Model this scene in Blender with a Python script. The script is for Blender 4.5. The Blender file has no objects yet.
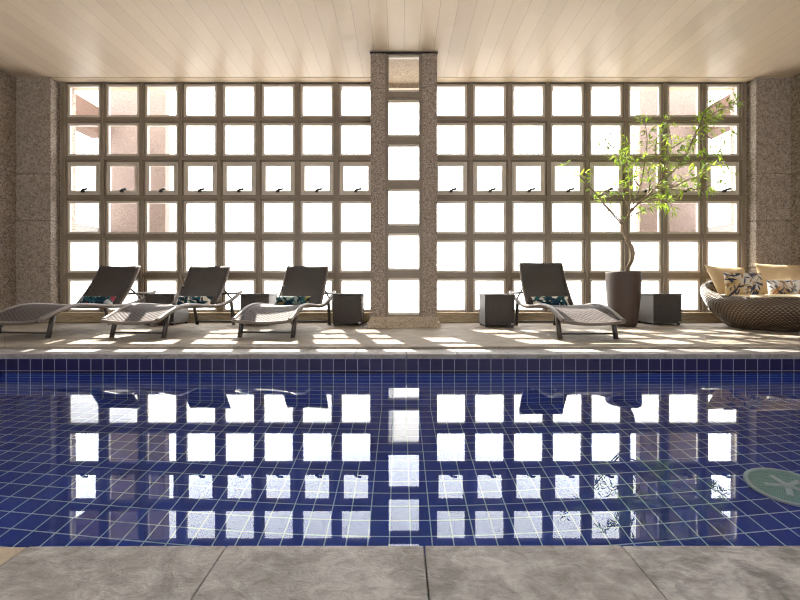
import bpy, bmesh, math, random
from math import sin, cos, pi, radians, sqrt
from mathutils import Vector, Matrix

random.seed(11)
scene = bpy.context.scene
COL = scene.collection

# ------------------------------------------------------------------ camera
CX, CZ, F = -0.05, 0.54, 400.0       # camera x, height above deck, focal length in pixels
HX, HY = 400.0, 286.0                # where the horizontal view direction meets the picture

def P(px, py, Y):
    """point seen at pixel (px,py) that lies at distance Y"""
    return Vector(((px - HX) / F * Y + CX, Y, (HY - py) / F * Y + CZ))

cam = bpy.data.cameras.new('camera')
cam_o = bpy.data.objects.new('camera', cam)
COL.objects.link(cam_o)
cam_o.location = (CX, 0, CZ)
cam_o.rotation_euler = (pi / 2, 0, 0)
cam.sensor_width = 36
cam.lens = 36 * F / 800
cam.shift_y = (HY - 300) / 800
cam.clip_start = 0.02
scene.camera = cam_o
scene.view_settings.view_transform = 'Standard'
scene.view_settings.look = 'None'
scene.view_settings.gamma = 1
scene.view_settings.use_curve_mapping = False
scene.view_settings.exposure = 0.0
try:
    scene.cycles.use_denoising = True
    scene.cycles.filter_width = 1.1
    scene.cycles.use_adaptive_sampling = False
    scene.cycles.sampling_pattern = 'TABULATED_SOBOL'
    scene.cycles.sample_clamp_indirect = 12
    scene.cycles.diffuse_bounces = 8
    scene.cycles.max_bounces = 16
    scene.cycles.transparent_max_bounces = 16
except Exception:
    pass

# ------------------------------------------------------------------ node helpers
class NT:
    def __init__(self, name):
        self.m = bpy.data.materials.new(name)
        self.m.use_nodes = True
        self.t = self.m.node_tree
        self.t.nodes.clear()
        self.out = self.t.nodes.new('ShaderNodeOutputMaterial')
    def n(self, typ, ins=None, **kw):
        nd = self.t.nodes.new(typ)
        for k, v in kw.items():
            setattr(nd, k, v)
        for k, v in (ins or {}).items():
            self.set(nd.inputs[k], v)
        return nd
    def set(self, sock, v):
        if isinstance(v, bpy.types.NodeSocket):
            self.t.links.new(v, sock)
        else:
            sock.default_value = v
    def math(self, op, a, b=None, c=None, clamp=False):
        nd = self.t.nodes.new('ShaderNodeMath')
        nd.operation = op
        nd.use_clamp = clamp
        self.set(nd.inputs[0], a)
        if b is not None: self.set(nd.inputs[1], b)
        if c is not None: self.set(nd.inputs[2], c)
        return nd.outputs[0]
    def mix(self, f, a, b, blend='MIX'):
        nd = self.t.nodes.new('ShaderNodeMix')
        nd.data_type = 'RGBA'
        nd.blend_type = blend
        self.set(nd.inputs['Factor'], f)
        self.set(nd.inputs['A'], a)
        self.set(nd.inputs['B'], b)
        return nd.outputs['Result']
    def ramp(self, f, stops):
        nd = self.t.nodes.new('ShaderNodeValToRGB')
        cr = nd.color_ramp
        while len(cr.elements) < len(stops):
            cr.elements.new(0.5)
        for e, (p, c) in zip(cr.elements, stops):
            e.position = p
            e.color = c
        self.set(nd.inputs[0], f)
        return nd.outputs[0]
    def noise(self, vec, scale, detail=3, rough=0.55, dist=0.0):
        nd = self.n('ShaderNodeTexNoise', {'Scale': scale, 'Detail': detail, 'Roughness': rough, 'Distortion': dist})
        if vec is not None: self.set(nd.inputs['Vector'], vec)
        return nd.outputs['Fac']
    def pos(self):
        return self.n('ShaderNodeNewGeometry').outputs['Position']
    def obj(self):
        return self.n('ShaderNodeTexCoord').outputs['Object']
    def uv(self):
        return self.n('ShaderNodeTexCoord').outputs['UV']
    def xyz(self, v):
        s = self.n('ShaderNodeSeparateXYZ', {0: v})
        return s.outputs[0], s.outputs[1], s.outputs[2]
    def bump(self, h, strength=0.3, dist=0.01):
        return self.n('ShaderNodeBump', {'Height': h, 'Strength': strength, 'Distance': dist}).outputs[0]
    def bsdf(self, color, rough=0.5, normal=None, spec=0.5, metal=0.0, **extra):
        b = self.n('ShaderNodeBsdfPrincipled')
        self.set(b.inputs['Base Color'], color)
        self.set(b.inputs['Roughness'], rough)
        self.set(b.inputs['Specular IOR Level'], spec)
        self.set(b.inputs['Metallic'], metal)
        if normal is not None: self.set(b.inputs['Normal'], normal)
        for k, v in extra.items():
            self.set(b.inputs[k], v)
        self.t.links.new(b.outputs[0], self.out.inputs[0])
        return b

def rgb(r, g, b): return (r, g, b, 1)

M = {}
def simple(name, c, rough=0.5, spec=0.5, metal=0.0, var=0.12, scale=30):
    t = NT(name)
    n = t.noise(t.obj(), scale)
    col = t.mix(n, rgb(*[x * (1 - var) for x in c]), rgb(*[x * (1 + var) for x in c]))
    t.bsdf(col, rough, spec=spec, metal=metal)
    M[name] = t.m
    return t.m

# speckled granite with a hammered face
def granite(name, dark, mid, light):
    t = NT(name)
    p = t.pos()
    n1 = t.noise(p, 75, 3, 0.7)
    n2 = t.noise(p, 28, 3, 0.6)
    n3 = t.noise(p, 1.6, 3, 0.6)
    f = t.math('ADD', t.math('MULTIPLY', n1, 0.7), t.math('MULTIPLY', n2, 0.3))
    c = t.ramp(f, [(0.39, rgb(*dark)), (0.5, rgb(*mid)), (0.61, rgb(*light))])
    c = t.mix(t.math('MULTIPLY', n3, 0.35), c, rgb(*[x * 0.6 for x in mid]))
    t.bsdf(c, 0.75, t.bump(f, 0.5, 0.012), spec=0.3)
    M[name] = t.m
granite('granite', (0.07, 0.054, 0.042), (0.30, 0.243, 0.195), (0.52, 0.44, 0.365))
granite('granite_base', (0.25, 0.195, 0.14), (0.44, 0.36, 0.265), (0.58, 0.48, 0.37))
granite('granite_outside', (0.12, 0.084, 0.068), (0.18, 0.132, 0.11), (0.25, 0.185, 0.158))

# sandstone sill
t = NT('sill_stone')
p = t.pos()
n = t.noise(t.n('ShaderNodeMapping', {'Vector': p, 'Scale': (1.5, 5, 14)}).outputs[0], 4, 5, 0.65)
c = t.ramp(n, [(0.3, rgb(0.27, 0.20, 0.12)), (0.7, rgb(0.52, 0.42, 0.28))])
t.bsdf(c, 0.7, t.bump(n, 0.3, 0.01))
M['sill_stone'] = t.m

# painted metal lattice
simple('lattice', (0.20, 0.157, 0.112), 0.45, 0.5, 0, 0.15, 9)
simple('window_frame', (0.52, 0.46, 0.38), 0.4, 0.5, 0, 0.08, 12)
simple('dark_metal', (0.03, 0.027, 0.025), 0.35, 0.5, 0.4)
simple('plaster', (0.60, 0.53, 0.44), 0.85, 0.3, 0, 0.04, 2)
simple('outside_white', (0.28, 0.27, 0.26), 0.85, 0.3, 0, 0.05, 3)
simple('outside_stone', (0.13, 0.08, 0.06), 0.85, 0.3, 0, 0.15, 5)

# clear pane
t = NT('glass')
bf = t.n('ShaderNodeNewGeometry').outputs['Backfacing']
fr = t.n('ShaderNodeFresnel', {'IOR': t.math('MULTIPLY_ADD', bf, 1 / 1.45 - 1.45, 1.45)})
tr = t.n('ShaderNodeBsdfTransparent', {'Color': rgb(0.97, 0.975, 0.975)})
gl = t.n('ShaderNodeBsdfGlossy', {'Roughness': 0.02})
mx = t.n('ShaderNodeMixShader', {0: fr.outputs[0], 1: tr.outputs[0], 2: gl.outputs[0]})
t.t.links.new(mx.outputs[0], t.out.inputs[0])
M['glass'] = t.m

# frosted pane
t = NT('frosted_glass')
tl = t.n('ShaderNodeBsdfTranslucent', {'Color': rgb(0.80, 0.81, 0.81)})
gl = t.n('ShaderNodeBsdfGlossy', {'Roughness': 0.25})
mx = t.n('ShaderNodeMixShader', {0: 0.05, 1: tl.outputs[0], 2: gl.outputs[0]})
t.t.links.new(mx.outputs[0], t.out.inputs[0])
M['frosted_glass'] = t.m

# water
t = NT('water')
p = t.pos()
n = t.noise(t.n('ShaderNodeMapping', {'Vector': p, 'Scale': (0.7, 1.6, 1)}).outputs[0], 1.6, 2, 0.4)
g = t.n('ShaderNodeBsdfGlass', {'IOR': 1.333, 'Roughness': 0.0, 'Color': rgb(0.95, 0.985, 1.0),
                               'Normal': t.bump(n, 0.012, 0.003)})
t.t.links.new(g.outputs[0], t.out.inputs[0])
M['water'] = t.m

# pool tiles, 10 cm with pale grout, on whichever plane faces the normal
def tiles(name, c0, c1, gcol, rg, sp):
    t = NT(name)
    geo = t.n('ShaderNodeNewGeometry')
    x, y, z = t.xyz(geo.outputs['Position'])
    nx, ny, nz = t.xyz(geo.outputs['Normal'])
    up = t.math('GREATER_THAN', t.math('ABSOLUTE', nz), 0.5)
    side = t.math('GREATER_THAN', t.math('ABSOLUTE', nx), 0.5)
    zz = t.math('ADD', z, 0.16)
    a = t.n('ShaderNodeMix', {'Factor': side, 'A': x, 'B': y}).outputs[0]
    b = t.n('ShaderNodeMix', {'Factor': up, 'A': zz, 'B': y}).outputs[0]
    def grout(v):
        d = t.math('PINGPONG', v, 0.05)          # 0 on the joint
        return t.math('LESS_THAN', d, 0.0031)
    gr = t.math('MAXIMUM', grout(a), grout(b))
    ia = t.math('FLOOR', t.math('DIVIDE', a, 0.1))
    ib = t.math('FLOOR', t.math('DIVIDE', b, 0.1))
    cell = t.n('ShaderNodeCombineXYZ', {0: ia, 1: ib, 2: up})
    wn = t.n('ShaderNodeTexWhiteNoise', {'Vector': cell.outputs[0]})
    tile = t.mix(wn.outputs['Value'], c0, c1)
    col = t.mix(gr, tile, gcol)
    rough = t.math('MULTIPLY_ADD', gr, 0.5, rg)
    t.bsdf(col, rough, t.bump(t.math('SUBTRACT', 1, gr), 0.4, 0.002), spec=sp)
    M[name] = t.m
tiles('pool_tile', rgb(0.042, 0.088, 0.42), rgb(0.058, 0.115, 0.53), rgb(0.60, 0.82, 0.98), .3, .04)
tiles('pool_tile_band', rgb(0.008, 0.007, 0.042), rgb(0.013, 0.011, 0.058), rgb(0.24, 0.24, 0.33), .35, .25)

# deck flagstones
t = NT('deck_stone')
p = t.pos()
x, y, z = t.xyz(p)
br = t.n('ShaderNodeTexBrick', {'Vector': t.n('ShaderNodeMapping', {'Vector': p, 'Rotation': (0, 0, 0.785)}).outputs[0],
         'Color1': rgb(0.8, 0.8, 0.8), 'Color2': rgb(1.05, 1.05, 1.05), 'Mortar': rgb(0.72, 0.68, 0.62), 'Scale': 1.0,
         'Mortar Size': 0.004, 'Brick Width': 0.52, 'Row Height': 0.52}, offset=0.0)
n1 = t.noise(p, 5, 5, 0.65)
n2 = t.noise(p, 45, 3, 0.6)
c = t.ramp(n1, [(0.3, rgb(0.19, 0.158, 0.123)), (0.7, rgb(0.31, 0.262, 0.212))])
c = t.mix(1.0, c, br.outputs['Color'], 'MULTIPLY')
c = t.mix(t.math('MULTIPLY', n2, 0.25), c, rgb(0.2, 0.18, 0.15))
t.bsdf(c, 0.7, t.bump(n2, 0.25, 0.004), spec=0.2)
M['deck_stone'] = t.m

# coping slabs: grey riven stone, every slab with its own tone
t = NT('coping_stone')
p = t.pos()
x, y, z = t.xyz(p)
idx = t.math('FLOOR', t.math('DIVIDE', t.math('ADD', x, 0.85), 0.426))
wn = t.n('ShaderNodeTexWhiteNoise', {'W': t.math('ADD', idx, 0.5)}, noise_dimensions='1D')
rot = t.n('ShaderNodeCombineXYZ', {2: t.math('MULTIPLY', wn.outputs['Value'], 2.0)})
mp = t.n('ShaderNodeMapping', {'Vector': p, 'Rotation': rot.outputs[0], 'Scale': (7, 12, 10)}).outputs[0]
n1 = t.noise(mp, 3, 6, 0.7, 0.6)
n2 = t.noise(p, 7, 5, 0.65, 0.8)
n3 = t.noise(p, 160, 3, 0.7)
f = t.math('ADD', t.math('MULTIPLY', n1, 0.5), t.math('MULTIPLY', n2, 0.5))
c = t.ramp(f, [(0.40, rgb(0.14, 0.134, 0.131)), (0.5, rgb(0.295, 0.284, 0.28)), (0.60, rgb(0.48, 0.467, 0.46))])
c = t.mix(t.math('MULTIPLY', wn.outputs['Value'], 0.25), c, rgb(0.40, 0.36, 0.31))
beige = t.math('LESS_THAN', x, -0.853)
beige = t.math('MULTIPLY', beige, t.math('LESS_THAN', y, 1.5))
c = t.mix(t.math('MULTIPLY', beige, 0.8), c, rgb(0.50, 0.40, 0.27))
c = t.mix(t.math('MULTIPLY', n3, 0.25), c, rgb(0.14, 0.13, 0.12))
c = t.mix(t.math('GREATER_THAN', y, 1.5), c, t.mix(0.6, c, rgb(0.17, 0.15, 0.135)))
hgt = t.math('ADD', f, t.math('MULTIPLY', n3, 0.12))
t.bsdf(c, 0.55, t.bump(hgt, 0.8, 0.02), spec=0.4)
M['coping_stone'] = t.m

# ceiling planks running towards the windows
t = NT('ceiling_plank')
p = t.pos()
x, y, z = t.xyz(p)
d = t.math('PINGPONG', t.math('ADD', x, 0.0), 0.097)
ln = t.math('LESS_THAN', d, 0.003)
idx = t.math('FLOOR', t.math('DIVIDE', x, 0.194))
wn = t.n('ShaderNodeTexWhiteNoise', {'W': t.math('ADD', idx, 0.5)}, noise_dimensions='1D')
c = t.mix(wn.outputs['Value'], rgb(0.575, 0.475, 0.36), rgb(0.625, 0.52, 0.395))
c = t.mix(ln, c, rgb(0.42, 0.345, 0.255))
n = t.noise(p, 2.2, 2)
t.bsdf(c, t.math('MULTIPLY_ADD', n, 0.1, 0.40), t.bump(t.math('SUBTRACT', 1, ln), 0.4, 0.002), spec=0.22)
M['ceiling_plank'] = t.m
simple('ceiling_trim', (0.56, 0.45, 0.31), 0.5, 0.4, 0, 0.1, 8)

# woven synthetic rattan, UV in metres
def wicker(name, lo, hi, pu, pv, rough=0.4, bump=0.8, sp=0.5):
    t = NT(name)
    u, v, w = t.xyz(t.uv())
    a = t.math('SINE', t.math('MULTIPLY', u, 2 * pi / pu))
    row = t.math('FLOOR', t.math('DIVIDE', v, pv / 2))
    b = t.math('ABSOLUTE', t.math('SINE', t.math('MULTIPLY', v, 2 * pi / pv)))
    sgn = t.math('SUBTRACT', t.math('MULTIPLY', t.math('MODULO', t.math('ABSOLUTE', row), 2), 2), 1)
    h = t.math('MULTIPLY', t.math('MULTIPLY_ADD', t.math('MULTIPLY', a, sgn), 0.5, 0.5), b)
    n = t.noise(t.uv(), 60, 2)
    c = t.mix(h, rgb(*lo), rgb(*hi))
    c = t.mix(t.math('MULTIPLY', n, 0.3), c, rgb(*[q * 0.5 for q in lo]))
    t.bsdf(c, rough, t.bump(h, bump, 0.006), spec=sp)
    M[name] = t.m
wicker('wicker_dark', (0.028, 0.022, 0.02), (0.085, 0.07, 0.063), 0.034, 0.022, 0.5)
wicker('wicker_seat', (0.055, 0.044, 0.043), (0.140, 0.118, 0.113), 0.05, 0.036, 0.65, 0.8, 0.2)
wicker('wicker_daybed', (0.05, 0.034, 0.024), (0.25, 0.185, 0.13), 0.05, 0.034, 0.25, 1.0)
wicker('wicker_table', (0.035, 0.028, 0.025), (0.10, 0.083, 0.074), 0.03, 0.02, 0.5)
simple('rail', (0.15, 0.125, 0.11), 0.4, 0.5, 0, 0.15, 60)
simple('leg_metal', (0.045, 0.036, 0.032), 0.4, 0.5, 0, 0.15, 40)
simple('tag_metal', (0.55, 0.55, 0.55), 0.3, 0.5, 0.8)
simple('pot', (0.058, 0.038, 0.030), 0.55, 0.4, 0, 0.12, 25)
simple('soil', (0.03, 0.02, 0.013), 0.95, 0.1, 0, 0.3, 60)
simple('bark', (0.22, 0.165, 0.11), 0.75, 0.3, 0, 0.35, 40)
simple('cream_fabric', (0.62, 0.52, 0.37), 0.9, 0.2, 0, 0.06, 60)
simple('beige_fabric', (0.50, 0.375, 0.225), 0.9, 0.2, 0, 0.08, 14)
simple('drain', (0.40, 0.70, 0.62), 0.5, 0.5, 0, 0.05, 20)
simple('drain_cross', (0.75, 0.92, 0.88), 0.5, 0.5, 0, 0.05, 20)

t = NT('leaf')
n = t.noise(t.pos(), 6, 2)
c = t.ramp(n, [(0.3, rgb(0.14, 0.26, 0.03)), (0.65, rgb(0.42, 0.55, 0.05))])
d = t.n('ShaderNodeBsdfPrincipled', {'Base Color': c, 'Roughness': 0.4})
tl = t.n('ShaderNodeBsdfTranslucent', {'Color': c})
mx = t.n('ShaderNodeMixShader', {0: 0.5, 1: d.outputs[0], 2: tl.outputs[0]})
t.t.links.new(mx.outputs[0], t.out.inputs[0])
M['leaf'] = t.m

t = NT('print_fabric')
at = t.n('ShaderNodeAttribute', attribute_name='print')
t.bsdf(at.outputs['Color'], 0.85, t.bump(t.noise(t.obj(), 250, 2), 0.2, 0.002), spec=0.2)
M['print_fabric'] = t.m

# ------------------------------------------------------------------ mesh builder
class MB:
    def __init__(self):
        self.v, self.f, self.uv, self.sm = [], [], [], []
    def face(self, idx, uvs=None, smooth=False):
        self.f.append(tuple(idx))
        self.uv.append(uvs or [(0, 0)] * len(idx))
        self.sm.append(smooth)
    def box(self, lo, hi, mat=None):
        lo, hi = Vector(lo), Vector(hi)
        b = len(self.v)
        for k in range(8):
            p = Vector((hi.x if k & 1 else lo.x, hi.y if k & 2 else lo.y, hi.z if k & 4 else lo.z))
            self.v.append(mat @ p if mat else p)
        raw = [Vector((hi.x if k & 1 else lo.x, hi.y if k & 2 else lo.y, hi.z if k & 4 else lo.z)) for k in range(8)]
        for q, (i, j) in (((0, 2, 3, 1), (0, 1)), ((4, 5, 7, 6), (0, 1)), ((0, 1, 5, 4), (0, 2)),
                          ((2, 6, 7, 3), (0, 2)), ((0, 4, 6, 2), (1, 2)), ((1, 3, 7, 5), (1, 2))):
            self.face([b + s for s in q], [(raw[s][i], raw[s][j]) for s in q])
        return self
    def frame(self, x0, x1, z0, z1, w, y0, y1):
        """rectangular picture frame in the XZ plane"""
        self.box((x0, y0, z0), (x0 + w, y1, z1)); self.box((x1 - w, y0, z0), (x1, y1, z1))
        self.box((x0 + w, y0, z0), (x1 - w, y1, z0 + w)); self.box((x0 + w, y0, z1 - w), (x1 - w, y1, z1))
        return self
    def tube(self, pts, r, n=8, caps=True, flat=1.0):
        pts = [Vector(p) for p in pts]
        rs = r if isinstance(r, (list, tuple)) else [r] * len(pts)
        b = len(self.v)
        prev = None
        L = 0
        lens = []
        for i, p in enumerate(pts):
            if i: L += (p - pts[i - 1]).length
            lens.append(L)
            d = (pts[min(i + 1, len(pts) - 1)] - pts[max(i - 1, 0)]).normalized()
            if prev is None:
                a = Vector((0, 0, 1)) if abs(d.z) < 0.9 else Vector((1, 0, 0))
                s = d.cross(a).normalized()
            else:
                s = (prev - d * prev.dot(d)).normalized()
            prev = s
            u = d.cross(s).normalized()
            for k in range(n):
                a = 2 * pi * k / n + pi / n
                self.v.append(p + s * (cos(a) * rs[i] * flat) + u * (sin(a) * rs[i]))
        for i in range(len(pts) - 1):
            for k in range(n):
                k2 = (k + 1) % n
                self.face([b + i * n + k, b + i * n + k2, b + (i + 1) * n + k2, b + (i + 1) * n + k],
                          [(lens[i], k * .01), (lens[i], k * .01 + .01), (lens[i + 1], k * .01 + .01), (lens[i + 1], k * .01)], n > 4)
        if caps:
            self.face([b + k for k in range(n)][::-1])
            self.face([b + (len(pts) - 1) * n + k for k in range(n)])
        return self
    def grid(self, fn, nu, nv, uvfn=None, close_u=False, smooth=True, flip=False):
        b = len(self.v)
        cols = nu if close_u else nu + 1
        for j in range(nv + 1):
            for i in range(cols):
                self.v.append(Vector(fn(i / nu, j / nv)))
        for j in range(nv):
            for i in range(nu):
                i2 = (i + 1) % cols
                q = [b + j * cols + i, b + j * cols + i2, b + (j + 1) * cols + i2, b + (j + 1) * cols + i]
                uq = [(i / nu, j / nv), ((i + 1) / nu, j / nv), ((i + 1) / nu, (j + 1) / nv), (i / nu, (j + 1) / nv)]
                if uvfn: uq = [uvfn(*q_) for q_ in uq]
                if flip: q, uq = q[::-1], uq[::-1]
                self.face(q, uq, smooth)
        return b
    def lathe(self, prof, n=40, c=(0, 0)):
        circ = 2 * pi * max(r for r, z in prof)
        L = [0]
        for a, b_ in zip(prof, prof[1:]): L.append(L[-1] + math.hypot(a[0] - b_[0], a[1] - b_[1]))
        m = len(prof) - 1
        self.grid(lambda u, v: (c[0] + prof[round(v * m)][0] * cos(2 * pi * u), c[1] + prof[round(v * m)][0] * sin(2 * pi * u), prof[round(v * m)][1]),
                  n, m, lambda u, v: (u * circ, L[round(v * m)]), True)
        return self
    def build(self, name, mat, parent=None, bevel=0.0, loc=None):
        me = bpy.data.meshes.new(name)
        off = Vector(loc) if loc is not None else Vector((0, 0, 0))
        me.from_pydata([tuple(p - off) for p in self.v], [], self.f)
        ul = me.uv_layers.new(name='UVMap')
        k = 0
        for q in self.uv:
            for c in q:
                ul.data[k].uv = c
                k += 1
        for pl, s in zip(me.polygons, self.sm): pl.use_smooth = s
        me.materials.append(M[mat])
        me.update()
        o = bpy.data.objects.new(name, me)
        COL.objects.link(o)
        o.location = off
        if parent: o.parent = parent
        if bevel:
            bm = bmesh.new(); bm.from_mesh(me)
            bmesh.ops.recalc_face_normals(bm, faces=bm.faces)
            bmesh.ops.bevel(bm, geom=[e for e in bm.edges if len(e.link_faces) == 2 and e.calc_face_angle(0) > 0.6],
                            offset=bevel, segments=2, affect='EDGES', profile=0.6)
            bm.to_mesh(me); bm.free()
        else:
            bm = bmesh.new(); bm.from_mesh(me)
            bmesh.ops.recalc_face_normals(bm, faces=bm.faces)
            bm.to_mesh(me); bm.free()
        return o

def tag(o, label, cat, group=None):
    o['label'] = label; o['category'] = cat
    if group: o['group'] = group
    return o
def thing(name, label, cat, loc, rz=0.0, group=None):
    o = bpy.data.objects.new(name, None); COL.objects.link(o)
    o.location = loc; o.rotation_euler = (0, 0, rz); o.empty_display_size = 0.1
    return tag(o, label, cat, group)
def struct(o, label=None):
    o['kind'] = 'structure'
    if label: o['label'] = label
    return o
def copy_tree(o, parent=None):
    c = o.copy(); COL.objects.link(c)
    if parent: c.parent = parent
    for ch in list(o.children): copy_tree(ch, c)
    return c

# ------------------------------------------------------------------ room constants
ZC = 3.59                # ceiling
YW = 6.03                # glass of the window wall
PT = 0.5834              # window pitch
GL = 0.428               # glass size
SW = 5.66                # side walls
Z0 = 0.4045              # centre of the lowest glass row
ROWS = [Z0 + PT * k for k in range(6)]              # bottom to top
COLS = [s * PT * (1.22 + k) for s in (-1, 1) for k in range(8)]
PW, PN, PF = 4.9, 0.86, 3.30    # pool half width, near and far edge
WZ = -0.16
FD = -1.11

# ------------------------------------------------------------------ pool
b = MB()
b.box((-PW - .15, PN - .15, FD - .15), (PW + .15, PF + .15, FD))
b.box((-PW - .15, PF, FD), (PW + .15, PF + .15, -.26))
b.box((-PW - .15, PN - .15, FD), (PW + .15, PN, -.055))
b.box((-PW - .15, PN, FD), (-PW, PF, -.055))
b.box((PW, PN, FD), (PW + .15, PF, -.055))
struct(b.build('pool_basin', 'pool_tile'), 'pool basin lined with navy blue tiles and pale grout')
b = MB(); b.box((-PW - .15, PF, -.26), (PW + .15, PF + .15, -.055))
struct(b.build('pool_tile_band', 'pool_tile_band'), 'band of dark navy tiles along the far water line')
b = MB()
b.grid(lambda u, v: (-PW + 2 * PW * u, PN + (PF - PN) * v, WZ), 4, 2, smooth=False)
w = struct(b.build('pool_water', 'water'), 'still clear pool water mirroring the window wall')
for pl in w.data.polygons:
    if pl.normal.z < 0:
        w.data.flip_normals(); break

# drain on the pool floor
dX, dY, dR = 1.955, 2.07, 0.175
b = MB()
b.lathe([(dR - .018, FD), (dR, FD + .004), (dR, FD + .016), (dR - .006, FD + .022), (dR - .018, FD + .022), (dR - .022, FD + .014), (dR - .022, FD)], 48, (dX, dY))
dr = thing('pool_drain', 'round pale green drain grate on the pool floor at the right', 'drain', (dX, dY, FD))
def local(o, parent):
    o.location = o.location - parent.location
    o.parent = parent
    return o
local(b.build('rim', 'drain_cross'), dr)
b = MB()
nb = 26
for k in range(nb):
    xx = -dR + .012 + (2 * dR - .024) * (k + .5) / nb
    h = sqrt(max((dR - .02) ** 2 - xx * xx, 0))
    b.box((dX + xx - .0032, dY - h, FD + .006), (dX + xx + .0032, dY + h, FD + .013))
    b.box((dX - h, dY + xx - .0032, FD + .005), (dX + h, dY + xx + .0032, FD + .0125))
local(b.build('grate', 'drain'), dr)
b = MB()
for k in range(5):
    m = Matrix.Translation((dX, dY, 0)) @ Matrix.Rotation(2 * pi * k / 5 + .3, 4, 'Z')
    b.box((0, -.013, FD + .013), (.095, .013, FD + .02), m)
b.lathe([(.028, FD + .013), (.028, FD + .023), (0.001, FD + .025)], 20, (dX, dY))
local(b.build('cross', 'drain_cross'), dr)

# ------------------------------------------------------------------ floor and copings
b = MB()
b.box((-SW - .3, 3.572, -.3), (SW + .3, 6.16, 0))
b.box((-SW - .3, -4.2, -.3), (SW + .3, .555, 0))
b.box((-SW - .3, .555, -.3), (-PW - .29, 3.572, 0))
b.box((PW + .29, .555, -.3), (SW + .3, 3.572, 0))
struct(b.build('floor', 'deck_stone'), 'beige flagstone pool deck')
def coping(name, y0, y1, label, irr, pitch=.426, off=.0):
    b = MB()
    k0, k1 = -12, 11
    for k in range(k0, k1):
        r = random.Random(k * 7 + int(irr * 1000))
        x0 = -.85 + pitch * k + off; x1 = x0 + pitch
        g = .0022 if y0 > 1 else .0008
        j = [r.uniform(-irr, irr) for _ in range(6)]
        bb = len(b.v)
        zt = -.02 + j[4] * .3
        ym = (y0 + y1) / 2
        if name.endswith('near') or y0 < 1:
            ya0, ya1, yb0, yb1 = y0, y0, y1 + j[0], y1 + j[1]
        else:
            ya0, ya1, yb0, yb1 = y0 + j[0] * .3, y0 + j[1] * .3, y1, y1
        pts = [(x0 + g, ya0), (x1 - g, ya1), (x1 - g, yb1), (x0 + g, yb0)]
        for zz in (-.056, zt):
            for q in pts: b.v.append(Vector((q[0], q[1], zz)))
        for q in ((3, 2, 1, 0), (4, 5, 6, 7), (0, 1, 5, 4), (1, 2, 6, 5), (2, 3, 7, 6), (3, 0, 4, 7)):
            b.face([bb + s for s in q])
    o = b.build(name, 'coping_stone', bevel=.004 if y0 > 1 else .005)
    return struct(o, label)
coping('coping', 3.283, 3.553, 'far pool coping of grey stone slabs', .002)
coping('coping', .56, PN + .004, 'near pool coping of riven grey stone slabs', .003)
b = MB()
for s in (-1, 1):
    xs = sorted((s * (PW - .015), s * (PW + .288)))
    b.box((xs[0], PN + .01, -.056), (xs[1], 3.28, -.022))
struct(b.build('coping', 'coping_stone', bevel=.004), 'side pool copings')
b = MB()
b.box((-PW - .28, .52, -.4), (PW + .28, PN - .06, -.057)); b.box((-PW - .28, PF + .05, -.4), (PW + .28, 3.6, -.057))
struct(b.build('coping_bed', 'deck_stone'))

# ------------------------------------------------------------------ ceiling, walls, piers
b = MB(); b.box((-SW - .3, -4.2, ZC), (SW + .3, 5.84, ZC + .3))
struct(b.build('ceiling', 'ceiling_plank'), 'cream plank ceiling')
b = MB(); b.box((-SW - .3, 5.845, ZC - .004), (SW + .3, 6.24, ZC + .3))
struct(b.build('trim_1', 'ceiling_trim'), 'tan ceiling edge strip above the windows')
b = MB()
JZ = [0, .814, 1.494, 2.174, ZC]
def panels(b, x0, x1, y0, y1, g=.006):
    for a, c in zip(JZ, JZ[1:]):
        b.box((x0, y0, a + (g if a else 0)), (x1, y1, c - g))
    b.box((x0 + .02, y0 + .02, 0), (x1 - .02, y1 - .02, ZC))
for s, nm in ((-1, 'left'), (1, 'right')):
    b = MB()
    xs = sorted((s * SW, s * (SW + .25)))
    panels(b, xs[0], xs[1], -4.2, 6.3)
    struct(b.build('wall_' + nm, 'granite', bevel=.004), 'granite side wall')
    b = MB()
    xs = sorted((s * 5.15, s * SW))
    panels(b, xs[0], xs[1], 5.84, 6.3)
    struct(b.build('pier', 'granite', bevel=.012), 'granite pier in the corner')
# unseen wall behind the viewer, its glazed openings added to let in fill light
BK = -3.2
b = MB()
b.box((-SW - .3, BK - .2, 0), (SW + .3, BK, .8)); b.box((-SW - .3, BK - .2, 2.4), (SW + .3, BK, ZC))
for k in range(9):
    xc = -5.6 + 1.4 * k
    b.box((xc - .18, BK - .2, .8), (xc + .18, BK, 2.4))
struct(b.build('wall_front', 'plaster'), 'unseen plaster wall behind the viewer with a row of openings added for fill light')
# granite strips between pier and lattice
LX = COLS[7]                                     # outermost left column centre
LX = -PT * 8.22
b = MB()
for s in (-1, 1):
    xs = sorted((s * 5.16, s * (PT * 8.22 + .30)))
    panels(b, xs[0], xs[1], 6.0, 6.2)
struct(b.build('wall_back', 'granite'), 'granite strips beside the window lattice')
# sill
for s in (-1, 1):
    b = MB()
    xs = sorted((s * .43, s * 5.16))
    b.box((xs[0], 5.925, 0), (xs[1], 6.14, .125)); b.box((xs[0], 5.905, .125), (xs[1], 6.14, .150))
    struct(b.build('baseboard_back', 'sill_stone', bevel=.006), 'sandstone sill under the windows')

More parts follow.
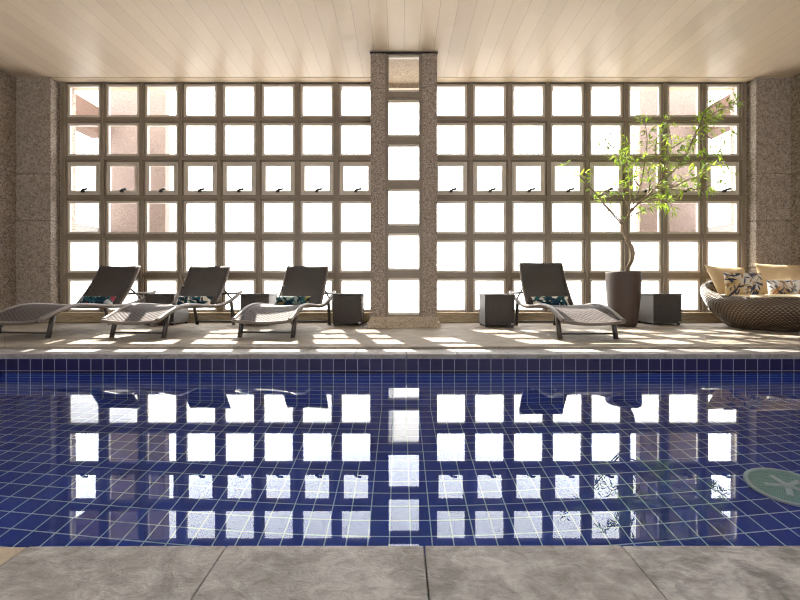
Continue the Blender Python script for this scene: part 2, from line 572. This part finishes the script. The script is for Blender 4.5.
# lattice of bars between the windows
for s in (-1, 1):
    b = MB()
    xa = PT * .72; xb = PT * 8.72
    for k in range(9):
        xc = s * (xa + PT * k)
        for w_, ya in ((.047, 6.004), (.027, 5.978), (.010, 5.972)):
            b.box((xc - w_, ya, .15), (xc + w_, 6.055, ZC - .005))
    for k in range(7):
        zc = Z0 - PT / 2 + PT * k
        xs = sorted((s * (xa - .03), s * (xb + .03)))
        for w_, ya in ((.046, 6.006), (.026, 5.981), (.010, 5.975)):
            b.box((xs[0], ya, max(zc - w_, .149)), (xs[1], 6.053, min(zc + w_, ZC - .006)))
    struct(b.build('window_lattice', 'lattice', bevel=.004), 'taupe lattice of bars holding the square windows')
b = None

# windows
wn_i = 0
def window(xc, zc, yg, operable, pane='glass'):
    global wn_i
    wn_i += 1
    h = PT / 2 - .043
    b = MB()
    b.frame(xc - h, xc + h, zc - h, zc + h, h - GL / 2, yg - .022, yg + .02)
    o = struct(b.build('window_%d' % wn_i, 'window_frame', loc=(xc, yg, zc), bevel=.003))
    g = GL / 2
    if operable:
        b = MB(); b.frame(-g - .008, g + .008, -g - .008, g + .008, .040, -.036, -.002)
        sash = b.build('sash', 'window_frame', o, bevel=.004)
        b = MB(); hz = -g + .018
        b.lathe([(.001, 0), (.012, 0), (.012, .03), (.001, .03)], 10)
        m = Matrix.Translation((0, -.036, hz)) @ Matrix.Rotation(pi / 2, 4, 'X')
        b.v = [m @ q for q in b.v]
        b.box((-.022, -.062, hz - .018), (.022, -.036, hz + .020))
        b.tube([(-.004, -.062, hz), (.022, -.066, hz + .022), (.085, -.068, hz + .030)], .017, 8)
        b.build('handle', 'dark_metal', sash)
        g -= .030
    b = MB()
    if pane == 'glass':
        b.box((-g - .002, -.004 if operable else -.003, -g - .002), (g + .002, .003, g + .002))
    else:
        b.grid(lambda u, v: ((2 * u - 1) * (g + .002), 0, (2 * v - 1) * (g + .002)), 1, 1, smooth=False)
    b.build('pane', pane, o)
for k in range(8):  # added windows of the unseen rear wall, sky fill for surfaces facing the viewer
    wn_i += 1
    xc = -4.9 + 1.4 * k
    b = MB(); b.frame(-.52, .52, -.8, .8, .05, -.03, .03)
    for q in b.v: q += Vector((xc, BK - .1, 1.6))
    o = struct(b.build('window_%d' % wn_i, 'window_frame', loc=(xc, BK - .1, 1.6), bevel=.003))
    b = MB(); b.box((-.475, -.003, -.755), (.475, .003, .755)); b.build('pane', 'glass', o)
for xc in COLS:
    for k, zc in enumerate(ROWS):
        window(xc, zc, YW, k == 3, 'glass' if k > 1 else 'frosted_glass')

# ------------------------------------------------------------------ projecting granite pillar bay with its own windows
YB = 5.215
HWB = .434
b = MB()
for s in (-1, 1):
    xs = sorted((s * .245, s * HWB))
    for a, c in zip([.13, .814, 1.494, 2.174], [.814, 1.494, 2.174, ZC]):
        b.box((xs[0], YB, a + .005), (xs[1], YB + .2, c - .005))
    b.box((xs[0] + (.006 if s > 0 else .006), YB + .006, .12), (xs[1] - .006, YB + .19, ZC))
    xs = sorted((s * (HWB - .06), s * HWB))
    b.box((xs[0], YB + .19, 0), (xs[1], 6.10, ZC))
struct(b.build('pillar', 'granite', bevel=.004), 'granite pillar with a strip of square windows')
b = MB()
b.box((-.475, YB - .075, 0), (.475, 5.9, .068)); b.box((-.445, YB - .03, .068), (.445, 5.9, .140))
struct(b.build('pillar_base', 'granite_base', bevel=.008), 'stepped granite base of the pillar')
b = MB(); b.box((-HWB - .01, YB - .012, ZC - .018), (HWB + .01, YB + .03, ZC - .001))
struct(b.build('trim_2', 'dark_metal'), 'dark strip on top of the pillar')
b = MB()
for s in (-1, 1):
    for w0, w1, ya in ((.20, .246, YB + .008), (.215, .246, YB - .004)):
        xs = sorted((s * w0, s * w1)); b.box((xs[0], ya + .012, .14), (xs[1], YB + .08, ZC - .01))
for k in range(7):
    zc = Z0 - PT / 2 + PT * k
    for w_, ya in ((.050, YB + .014), (.025, YB + .004)):
        lo, hi = max(zc - w_, .14), min(zc + w_, ZC - .01)
        if hi > lo: b.box((-.245, ya, lo), (.245, YB + .08, hi))
struct(b.build('window_lattice', 'lattice', bevel=.004), 'taupe bars between the windows of the pillar')
for k, zc in enumerate(ROWS):
    window(0, zc, YB + .05, False, 'glass' if k > 1 else 'frosted_glass')
b = MB(); b.box((-HWB + .05, YB + .1, 3.565), (HWB - .05, 6.0, ZC + .1)); b.box((-HWB + .05, 5.98, 3.50), (HWB - .05, 6.11, ZC + .2))
struct(b.build('lintel', 'granite_base'), 'lintel behind the pillar windows')

# ------------------------------------------------------------------ outside
b = MB(); b.box((-30, 6.16, -.5), (30, 16, -.12))
struct(b.build('terrace', 'outside_white'), 'pale terrace outside the windows')
for s in (-1, 1):
    xs = sorted((s * 4.54, s * 5.68))
    b = MB()
    b.box((xs[0], 7.65, 1.45), (xs[1], 7.8, 5.5))
    struct(b.build('outer_block', 'granite_outside', bevel=.02), 'stone block of the building outside the end windows')
    xs = sorted((s * 5.62, s * 5.95))
    b = MB()
    b.box((xs[0], 6.3, 3.36), (xs[1], 7.65, 3.85))
    struct(b.build('outer_beam', 'outside_stone', bevel=.01), 'stone beam outside the end windows')
    b = MB(); b.box((xs[0], 6.31, -.12), (xs[1], 9.0, 1.62))
    struct(b.build('outer_parapet', 'outside_white', bevel=.01), 'pale parapet outside the end windows')

# ------------------------------------------------------------------ sun loungers
def lerp_prof(tab, t):
    for (t0, z0), (t1, z1) in zip(tab, tab[1:]):
        if t <= t1:
            u = (t - t0) / (t1 - t0); u = max(0, u)
            return z0 + (z1 - z0) * u
    return tab[-1][1]
SEATP = [(-.12, .195), (-.06, .218), (.0, .245), (.1, .285), (.2, .318), (.3, .334), (.42, .337), (.55, .328), (.7, .312),
         (.85, .300), (1.0, .297), (1.12, .308), (1.25, .335), (1.38, .372), (1.5, .418), (1.62, .475)]
_sm = SEATP
def prof(t):
    return sum(lerp_prof(_sm, min(max(t + d, -.12), 1.62)) for d in (-.05, -.025, 0, .025, .05)) / 5
HWL = .298
T0 = .75                                    # lounger origin along its length
def make_lounger(back_angle):
    root = thing('sun_lounger', 'x', 'sun lounger', (0, 0, 0))
    # seat
    b = MB()
    def seat(u, v):
        t = -.115 + v * 1.12
        x = (u - .5) * 2 * (HWL - .008)
        sag = .022 * (1 - (2 * u - 1) ** 2) * (1 - .5 * v)
        return (x, t - T0, prof(t) - sag)
    def under(u, v):
        q = seat(u, v); return (q[0], q[1], q[2] - .028)
    nu, nv = 12, 40
    b0 = b.grid(seat, nu, nv, lambda u, v: (u * .57, v * 1.2))
    b1 = b.grid(under, nu, nv, lambda u, v: (u * .57, v * 1.2), flip=True)
    for i in range(nu):
        for j in (0, nv):
            a, c = b0 + j * (nu + 1) + i, b1 + j * (nu + 1) + i
            b.face([a, a + 1, c + 1, c], [(i / nu * .57, 0), ((i + 1) / nu * .57, 0), ((i + 1) / nu * .57, .03), (i / nu * .57, .03)])
    for j in range(nv):
        for i in (0, nu):
            a, c = b0 + j * (nu + 1) + i, b1 + j * (nu + 1) + i
            b.face([a, a + nu + 1, c + nu + 1, c], [(0, j * .03), (0, j * .03 + .03), (.03, j * .03 + .03), (.03, j * .03)])
    b.build('seat', 'wicker_seat', root)
    # side rails
    for s in (-1, 1):
        b = MB()
        ts = [-.118 + 1.738 * k / 44 for k in range(45)]
        b.tube([(s * HWL, t - T0, prof(t) - .012) for t in ts], .024, 10)
        b.build('side_rail', 'rail', root)
    b = MB(); b.tube([(-HWL, -.118 - T0, prof(-.118) - .012)] + [(x, -.121 - T0, prof(-.118) - .014 - .022 * (1 - (x / HWL) ** 2)) for x in [(-1 + 2 * k / 12) * HWL for k in range(1, 12)]] + [(HWL, -.118 - T0, prof(-.118) - .012)], .019, 8)
    b.build('foot_rail', 'rail', root)
    for s in (-1, 1):
        b = MB(); b.tube([(s * .288, 0 - T0, 0), (s * .290, .07 - T0, prof(.07) - .02)], [.024, .024], 8)
        b.build('leg', 'leg_metal', root)
        b = MB(); b.tube([(s * .268, 1.46 - T0, 0), (s * .275, 1.37 - T0, prof(1.37) - .012)], [.021, .022], 8)
        b.build('leg', 'leg_metal', root)
    b = MB(); b.tube([(-.288, .016 - T0, .055), (.288, .016 - T0, .055)], .011, 8)
    b.build('stretcher', 'leg_metal', root)
    b = MB(); b.tube([(-.268, 1.445 - T0, .05), (.268, 1.445 - T0, .05)], .011, 8)
    b.build('stretcher', 'leg_metal', root)
    # backrest, hinged at t=.95
    A = radians(back_angle)
    tb, zb, Lb = .95, prof(.95) + .005, .635
    ax, az = cos(A), sin(A)
    def back(off):
        def fn(u, v):
            hw = .286 - .012 * v
            x = (u - .5) * 2 * hw
            bow = .012 * (1 - (2 * u - 1) ** 2) + .025 * sin(pi * v)
            d = v * Lb
            return (x, tb + d * ax + (bow + off) * az - T0, zb + d * az - (bow + off) * ax)
        return fn
    b = MB()
    nu, nv = 12, 16
    b0 = b.grid(back(0), nu, nv, lambda u, v: (u * .54, v * .635))
    b1 = b.grid(back(.026), nu, nv, lambda u, v: (u * .54, v * .635), flip=True)
    for i in range(nu):
        for j in (0, nv):
            a, c = b0 + j * (nu + 1) + i, b1 + j * (nu + 1) + i
            b.face([a, a + 1, c + 1, c], [(i * .04, 0), (i * .04 + .04, 0), (i * .04 + .04, .03), (i * .04, .03)])
    for j in range(nv):
        for i in (0, nu):
            a, c = b0 + j * (nu + 1) + i, b1 + j * (nu + 1) + i
            b.face([a, a + nu + 1, c + nu + 1, c], [(0, j * .04), (0, j * .04 + .04), (.03, j * .04 + .04), (.03, j * .04)])
    br = b.build('backrest', 'wicker_dark', root)
    for s in (-1, 1):
        b = MB(); f = back(.012); e = []
        for k in range(13):
            q = f(0 if s < 0 else 1, k / 12); e.append((q[0] + s * .006, q[1], q[2]))
        b.tube(e, .0145, 8); b.build('back_frame', 'rail', br)
    # arm and prop that hold the back up
    m = back(.026)(1, .38)
    for s in (-1, 1):
        b = MB()
        b.tube([(s * HWL, 1.56 - T0, prof(1.56) - .006), (s * .272, m[1], m[2] - .03)], .017, 8)
        b.tube([(s * HWL, 1.36 - T0, prof(1.36) - .01), (s * .268, m[1] + .01, m[2] + .06)], .012, 8)
        b.tube([(s * .262, m[1] + .03, m[2] + .06), (s * .28, m[1] + .005, m[2] + .06)], .016, 8)
        b.build('back_prop', 'leg_metal', root)
    b = MB(); b.tube([(-.25, m[1] + .02, m[2]), (.25, m[1] + .02, m[2])], .008, 6)
    b.build('back_crossbar', 'leg_metal', root)
    return root

def pillow(name, c, thick, mat, parent=None, nu=26, nv=20, pinch=.06, paint=None):
    """padded cushion spanned by four corners TL,TR,BR,BL"""
    TL, TR, BR, BL = [Vector(q) for q in c]
    cen = (TL + TR + BR + BL) / 4
    nrm = (TR - TL + BR - BL).cross(TL - BL + TR - BR).normalized()
    b = MB()
    def surf(sgn):
        def fn(u, v):
            a, d = 2 * u - 1, 2 * v - 1
            # edges bow inwards between the corners
            uu = .5 + .5 * a * (1 - pinch * (1 - d * d)); vv = .5 + .5 * d * (1 - pinch * (1 - a * a))
            p = (TL * (1 - uu) + TR * uu) * (1 - vv) + (BL * (1 - uu) + BR * uu) * vv
            h = max((1 - a ** 4) * (1 - d ** 4), 0) ** .6 * (1 - .28 * (a * a + d * d) / 2)
            wr = .012 * sin(9 * a + 3 * d) * (1 - a * a) * (1 - d * d)
            return p + nrm * sgn * (thick / 2 * h + wr * thick * 4 + .002)
        return fn
    b.grid(surf(1), nu, nv); b.grid(surf(-1), nu, nv, flip=True)
    n1 = (nu + 1) * (nv + 1)
    edge = [i for i in range(nu + 1)] + [(nu + 1) * j + nu for j in range(1, nv + 1)] + [(nu + 1) * nv + i for i in range(nu - 1, -1, -1)] + [(nu + 1) * j for j in range(nv - 1, 0, -1)]
    for q in range(len(edge)):
        a, d = edge[q], edge[(q + 1) % len(edge)]
        b.face([a, d, d + n1, a + n1], None, True)
    low = min(q.z for q in b.v)
    base = Vector((cen.x, cen.y, low))
    o = b.build(name, mat, loc=base)
    if paint:
        at = o.data.color_attributes.new('print', 'FLOAT_COLOR', 'POINT')
        W, H = ((TR - TL).length + (BR - BL).length) / 2, ((TL - BL).length + (TR - BR).length) / 2
        for j in range(nv + 1):
            for i in range(nu + 1):
                c_ = paint(i / nu * W, j / nv * H, W, H)
                for k in (0, n1): at.data[k + j * (nu + 1) + i].color = (*c_, 1)
    return o

def leafy(seed, bg, cols, n, ls, wash=None):
    r = random.Random(seed)
    L = []
    for k in range(n):
        L.append((r.random(), r.random(), r.uniform(0, pi), ls * r.uniform(.6, 1.3), r.uniform(.16, .3), r.choice(cols)))
    def fn(x, y, W, H):
        c = bg
        if wash:
            c = tuple(a + (b_ - a) * max(0, min(1, wash[0] * (sin(7 * x / W + seed) * .5 + y / H - wash[1]))) for a, b_ in zip(bg, wash[2]))
        for (px, py, a, l, q, col) in L:
            dx, dy = x - px * W, y - py * H
            s, t = dx * cos(a) + dy * sin(a), -dx * sin(a) + dy * cos(a)
            w_ = q * l * (1 - (s / l) ** 2) if abs(s) < l else 0
            if abs(t) < w_: c = col
        return c
    return fn

lounge = [  # front leg midpoint x, y, yaw, back angle, label, pillow label
    (-3.975, 4.15, -4.0, 54, 'dark wicker sun lounger farthest left, its foot end cut off by the picture edge',
     'patterned lumbar pillow with pink flowers on the leftmost sun lounger'),
    (-2.775, 4.15, -5.5, 54, 'dark wicker sun lounger second from left, with side tables on both sides of its backrest',
     'white and teal lumbar pillow on the second sun lounger from the left'),
    (-1.448, 4.175, -5.7, 55, 'dark wicker sun lounger nearest the left side of the granite pillar',
     'teal leaf lumbar pillow on the sun lounger just left of the pillar'),
    (1.860, 4.06, 1.6, 60, 'dark wicker sun lounger beside the tall brown planter, right of the pillar',
     'teal and white lumbar pillow on the sun lounger beside the planter'),
]
teal = [(.012, .05, .065), (.008, .03, .04), (.02, .09, .10), (.015, .04, .07)]
styles = [leafy(3, (.40, .42, .44), teal + [(.30, .04, .07), (.02, .03, .09), (.02, .03, .09)], 26, .085),
          leafy(8, (.62, .58, .50), teal, 15, .085),
          leafy(21, (.22, .27, .25), teal + [(.22, .18, .06)], 24, .075),
          leafy(5, (.58, .55, .47), teal, 16, .10)]
protos = {}
for (x, y, yaw, ba, lab, plab), st, xo in zip(lounge, styles, (.10, .09, -.03, -.05)):
    if ba not in protos:
        r_ = make_lounger(ba); protos[ba] = r_
    else:
        r_ = copy_tree(protos[ba])
    a = radians(yaw)
    # front leg midpoint is (0,-T0) in the lounger frame
    r_.location = (x - T0 * sin(a), y + T0 * cos(a), 0)
    r_.rotation_euler = (0, 0, a)
    r_['label'] = lab; r_['group'] = 'sun loungers along the window wall'
    mat = Matrix.Translation(r_.location) @ Matrix.Rotation(a, 4, 'Z')
    A = radians(ba); ax, az = cos(A), sin(A)
    def L(xx, t, z): return mat @ Vector((xx, t - T0, z))
    hw, bt = .235, .80
    zb = prof(bt) - .004
    c = [L(xo - hw, bt + .055, zb + .108), L(xo + hw, bt + .055, zb + .108), L(xo + hw, bt, zb), L(xo - hw, bt, zb)]
    po = pillow('lumbar_pillow', c, .125, 'print_fabric', nu=56, nv=24, pinch=.10, paint=st)
    tag(po, plab, 'pillow', 'lumbar pillows on the sun loungers')

# ------------------------------------------------------------------ wicker side tables
def make_table():
    root = thing('side_table', 'x', 'side table', (0, 0, 0))
    s, h = .195, .432
    b = MB(); b.box((-s, -s, .022), (s, s, h - .022)); b.build('body', 'wicker_table', root, bevel=.006)
    b = MB(); b.box((-s - .004, -s - .004, h - .022), (s + .004, s + .004, h)); b.build('top', 'wicker_table', root, bevel=.005)
    for i in (-1, 1):
        for j in (-1, 1):
            b = MB(); b.tube([(i * (s - .025), j * (s - .025), 0), (i * (s - .025), j * (s - .025), .03)], .018, 8)
            b.build('foot', 'leg_metal', root)
    b = MB(); b.box((s - .045, -s - .006, .035), (s - .012, -s, .05)); b.build('tag', 'tag_metal', root)
    return root
tp = make_table()
tabs = [(-3.338, 5.665, 'dark wicker cube side table between the two leftmost loungers'),
        (-2.035, 5.655, 'dark wicker cube side table between the second and third loungers from the left'),
        (-.768, 5.635, 'dark wicker cube side table against the left side of the pillar'),
        (1.258, 5.435, 'dark wicker cube side table standing just right of the pillar, left of the lounger'),
        (3.632, 5.70, 'dark wicker cube side table between the planter and the round daybed')]
for i, (x, y, lab) in enumerate(tabs):
    o = tp if i == 0 else copy_tree(tp)
    o.location = (x, y, 0)
    tag(o, lab, 'side table', 'wicker cube side tables')

# ------------------------------------------------------------------ planter with bamboo-like tree
px0, py0 = 2.975, 5.42
plant = thing('potted_tree', 'tall slender green tree with a twisted trunk in a tall brown planter', 'potted plant', (px0, py0, 0))
b = MB()
b.lathe([(.001, 0), (.150, 0), (.157, .01), (.174, .12), (.194, .28), (.208, .45), (.217, .60), (.218, .70), (.216, .725), (.210, .732), (.196, .732), (.190, .725), (.188, .66)], 56)
b.build('pot', 'pot', plant)
b = MB(); b.lathe([(.001, .675), (.10, .674), (.18, .668), (.189, .664)], 40); b.build('soil', 'soil', plant)
def PP(px, py, Y): return P(px, py, Y) - Vector((px0, py0, 0))
def smooth_path(pts, n=6):
    pts = [Vector(q) for q in pts]
    out = []
    for i in range(len(pts) - 1):
        p0, p1, p2, p3 = pts[max(i - 1, 0)], pts[i], pts[i + 1], pts[min(i + 2, len(pts) - 1)]
        for k in range(n):
            t_ = k / n
            out.append(.5 * ((2 * p1) + (p2 - p0) * t_ + (2 * p0 - 5 * p1 + 4 * p2 - p3) * t_ ** 2 + (3 * p1 - p0 - 3 * p2 + p3) * t_ ** 3))
    out.append(pts[-1])
    return out
tr_px = [(626.5, 275.5), (627.5, 269), (632.2, 260), (632.8, 249.5), (627, 239), (622.8, 230.7), (623.8, 224), (628.7, 215), (637, 204.5), (647, 196), (655, 188)]
trY = [5.42, 5.42, 5.43, 5.45, 5.46, 5.45, 5.44, 5.43, 5.42, 5.41, 5.40]
tpts = smooth_path([PP(a, c, y) for (a, c), y in zip(tr_px, trY)])
b = MB(); nT = len(tpts)
b.tube(tpts, [.026 - .015 * (k / nT) + .002 * sin(k * 1.7) for k in range(nT)], 10)
b2 = MB()
b2.tube(smooth_path([PP(624.5, 275, 5.40), PP(626.5, 268, 5.40), PP(631, 259, 5.40), PP(630.8, 250, 5.41), PP(625.8, 240, 5.43)]), .012, 8)
trunk = b.build('trunk', 'bark', plant)
b2.build('side_stem', 'bark', trunk)
R = random.Random(4)
branches = [
    ([(637, 204), (655, 188), (667, 165), (671, 142), (667, 122)], 0, .10, 1),
    ([(645, 197), (665, 190), (685, 182), (705, 172), (722, 161)], .1, .25, 1),
    ([(655, 188), (678, 166), (697, 135), (712, 115), (737, 103)], -.05, -.25, 2.0),
    ([(690, 145), (700, 125), (705, 112), (716, 105)], -.15, -.2, 1.8),
    ([(629, 214), (640, 187), (645, 160), (647, 138), (644, 119)], 0, -.2, 1),
    ([(628.7, 215), (631, 192), (628, 168), (618, 152), (603, 140)], 0, .2, 1.2),
    ([(628, 170), (627, 160), (622, 154), (616, 160)], .0, -.2, 1.6),
    ([(623.5, 224), (610, 210), (600, 199), (589, 186), (583, 174)], 0, -.25, .9),
    ([(589, 186), (579, 176), (564, 167)], -.25, -.3, .8),
    ([(626, 218), (640, 212), (655, 206), (663, 202)], 0, .2, 1),
    ([(655, 188), (690, 190), (714, 184), (730, 173)], 0, .15, 1.1),
    ([(680, 165), (700, 160), (719, 151)], -.05, .1, 1.2),
    ([(700, 130), (715, 140), (731, 131)], -.2, -.1, .6),
    ([(623, 226), (612, 214), (604, 205), (600, 201)], 0, .15, .5),
    ([(630, 208), (621, 192), (612, 187), (604, 196)], 0, -.15, 1),
    ([(647, 196), (650, 182), (648, 172), (654, 160)], 0, .3, 1),
    ([(637, 204), (652, 200), (668, 201), (672, 208)], 0, -.3, 1.3),
    ([(650, 192), (664, 184), (676, 186), (690, 178)], 0, -.3, 1.3),
    ([(660, 180), (660, 165), (655, 150), (660, 130)], 0, .25, 1),
    ([(669, 150), (680, 143), (688, 138), (700, 150)], .05, .2, 1),
    ([(640, 187), (634, 178), (636, 165), (630, 140)], 0, .25, 1),
]
bb, lf = MB(), MB()
def leaf(p, d, up, L_, W_):
    d = d.normalized(); s = d.cross(up)
    if s.length < .05: s = d.cross(Vector((1, 0, 0)))
    s.normalize(); n_ = s.cross(d)
    i = len(lf.v)
    droop = Vector((0, 0, -1)) * L_ * .15
    lf.v += [p, p + d * L_ * .4 + s * W_ + n_ * W_ * .4, p + d * L_ * .45, p + d * L_ * .4 - s * W_ + n_ * W_ * .4, p + d * L_ + droop]
    lf.face([i, i + 1, i + 2], None, True); lf.face([i, i + 2, i + 3], None, True)
    lf.face([i + 1, i + 4, i + 2], None, True); lf.face([i + 2, i + 4, i + 3], None, True)
for pts, d0, d1, dens in branches:
    n_ = len(pts) - 1
    path = smooth_path([PP(a, c, 5.42 + d0 + (d1 - d0) * (k / n_)) for k, (a, c) in enumerate(pts)], 6)
    m_ = len(path)
    bb.tube(path, [.010 - .0065 * (k / m_) for k in range(m_)], 6)
    L_ = sum((path[k + 1] - path[k]).length for k in range(m_ - 1))
    cnt = int(L_ * 22 * dens) + 3
    for q in range(cnt):
        f = .22 + .78 * (q / max(cnt - 1, 1))
        k = min(int(f * (m_ - 1)), m_ - 2)
        p = path[k].lerp(path[k + 1], f * (m_ - 1) - k)
        tang = (path[k + 1] - path[k]).normalized()
        # a short twig with a fan of leaves
        tw = (tang * .5 + Vector((R.uniform(-1, 1), R.uniform(-.8, .8), R.uniform(-.7, .8)))).normalized()
        tl = R.uniform(.02, .09)
        e = p + tw * tl
        if p.y + py0 > 5.8: tw.y = -abs(tw.y)
        bb.tube([p, e], [.002, .0012], 4)
        for z_ in range(R.choice((2, 3, 3, 4))):
            d = tw + Vector((R.uniform(-.8, .8), R.uniform(-.6, .6), R.uniform(-.9, .35)))
            leaf(e, d, Vector((R.uniform(-.5, .5), R.uniform(-1, .3), 1)), R.uniform(.075, .13), R.uniform(.009, .014))
bb.build('branches', 'bark', plant)
lf.build('foliage', 'leaf', plant)

# ------------------------------------------------------------------ oval wicker daybed
bx, by, rx, ry = 4.785, 5.10, .868, .70
bed = thing('daybed', 'large oval woven wicker daybed with a raised back rim beside the right pier', 'daybed', (bx, by, 0))
shape = [(.60, 0), (.64, .03), (.72, .14), (.82, .30), (.92, .52), (.985, .76), (1.0, .88), (.985, .97), (.955, 1.0), (.925, .985), (.915, .93), (.90, .80), (.88, .62)]
def rimh(a):
    return .415 + .20 * max(0, (sin(a) * .9 - cos(a) * .12 + .15)) ** 1.1
def sh(u, v):
    a = 2 * pi * u
    k = v * (len(shape) - 1); i = min(int(k), len(shape) - 2); f = k - i
    r = shape[i][0] * (1 - f) + shape[i + 1][0] * f; z = shape[i][1] * (1 - f) + shape[i + 1][1] * f
    return (rx * r * cos(a), ry * r * sin(a), z * rimh(a))
b = MB()
b.grid(sh, 96, 48, lambda u, v: (u * 5.04, v * .9), True)
b.build('shell', 'wicker_daybed', bed)
b = MB()
b.lathe([(.001, .004), (.55, .004), (.56, .02)], 48)
b.v = [Vector((q.x * rx, q.y * ry, q.z)) for q in b.v]
b.build('base_plate', 'leg_metal', bed)
b = MB()
b.lathe([(.001, .27), (.86, .27), (.895, .29), (.905, .34), (.90, .395), (.885, .420), (.84, .434), (.001, .436)], 64)
b.v = [Vector((q.x * rx, q.y * ry, q.z)) for q in b.v]
b.build('mattress', 'cream_fabric', bed)

flor = leafy(13, (.55, .52, .47), [(.02, .02, .04), (.05, .05, .09), (.10, .10, .12), (.30, .18, .07), (.40, .27, .10), (.03, .03, .05)], 64, .055, (1.6, .35, (.50, .36, .17)))
flor2 = leafy(31, (.70, .69, .67), [(.10, .10, .12), (.25, .23, .2), (.35, .17, .06), (.40, .27, .14), (.05, .05, .06)], 36, .055, (1.5, .55, (.42, .25, .12)))
def Q(px, py, Y): return P(px, py, Y)
tag(pillow('cushion', [Q(704.5, 265, 5.44), Q(744, 267.5, 5.50), Q(752, 295.2, 5.30), Q(719, 295.2, 5.22)], .15, 'beige_fabric', pinch=.07),
    'large plain beige cushion at the left end of the daybed', 'cushion', 'cushions on the daybed')
tag(pillow('cushion', [Q(754.5, 263.5, 5.47), Q(806, 264.5, 5.47), Q(806, 295.5, 5.29), Q(760, 295.5, 5.29)], .15, 'beige_fabric', pinch=.07),
    'large plain beige cushion leaning on the back rim of the daybed at the right', 'cushion', 'cushions on the daybed')
tag(pillow('cushion', [Q(723.2, 272.2, 5.08), Q(761, 273.2, 5.10), Q(765.5, 296.2, 4.95), Q(725, 296.2, 4.95)], .11, 'print_fabric', nu=64, nv=44, pinch=.05, paint=flor),
    'small cushion with dark leaves on grey in front of the left beige cushion', 'cushion', 'cushions on the daybed')
tag(pillow('cushion', [Q(766, 279.8, 5.14), Q(810, 279.8, 5.14), Q(810, 296.2, 5.03), Q(768, 296.2, 5.03)], .11, 'print_fabric', nu=64, nv=44, pinch=.05, paint=flor2),
    'small white cushion with brown leaf print in front of the right beige cushion', 'cushion', 'cushions on the daybed')

# ------------------------------------------------------------------ light
SKY = 11.0
wd = bpy.data.worlds.new('sky'); scene.world = wd
wd.use_nodes = True
bg = wd.node_tree.nodes.get('Background') or wd.node_tree.nodes.new('ShaderNodeBackground')
bg.inputs[0].default_value = (0.985, 0.985, 1.0, 1)
bg.inputs[1].default_value = SKY
sl = bpy.data.lights.new('sun', 'SUN')
sl.energy = 27; sl.angle = radians(.53); sl.color = (1, .93, .82)
so = bpy.data.objects.new('sun', sl); COL.objects.link(so)
d = Vector((.29, -1, -1.274))
so.rotation_euler = d.to_track_quat('-Z', 'Y').to_euler()
so.location = (-2, 12, 12)
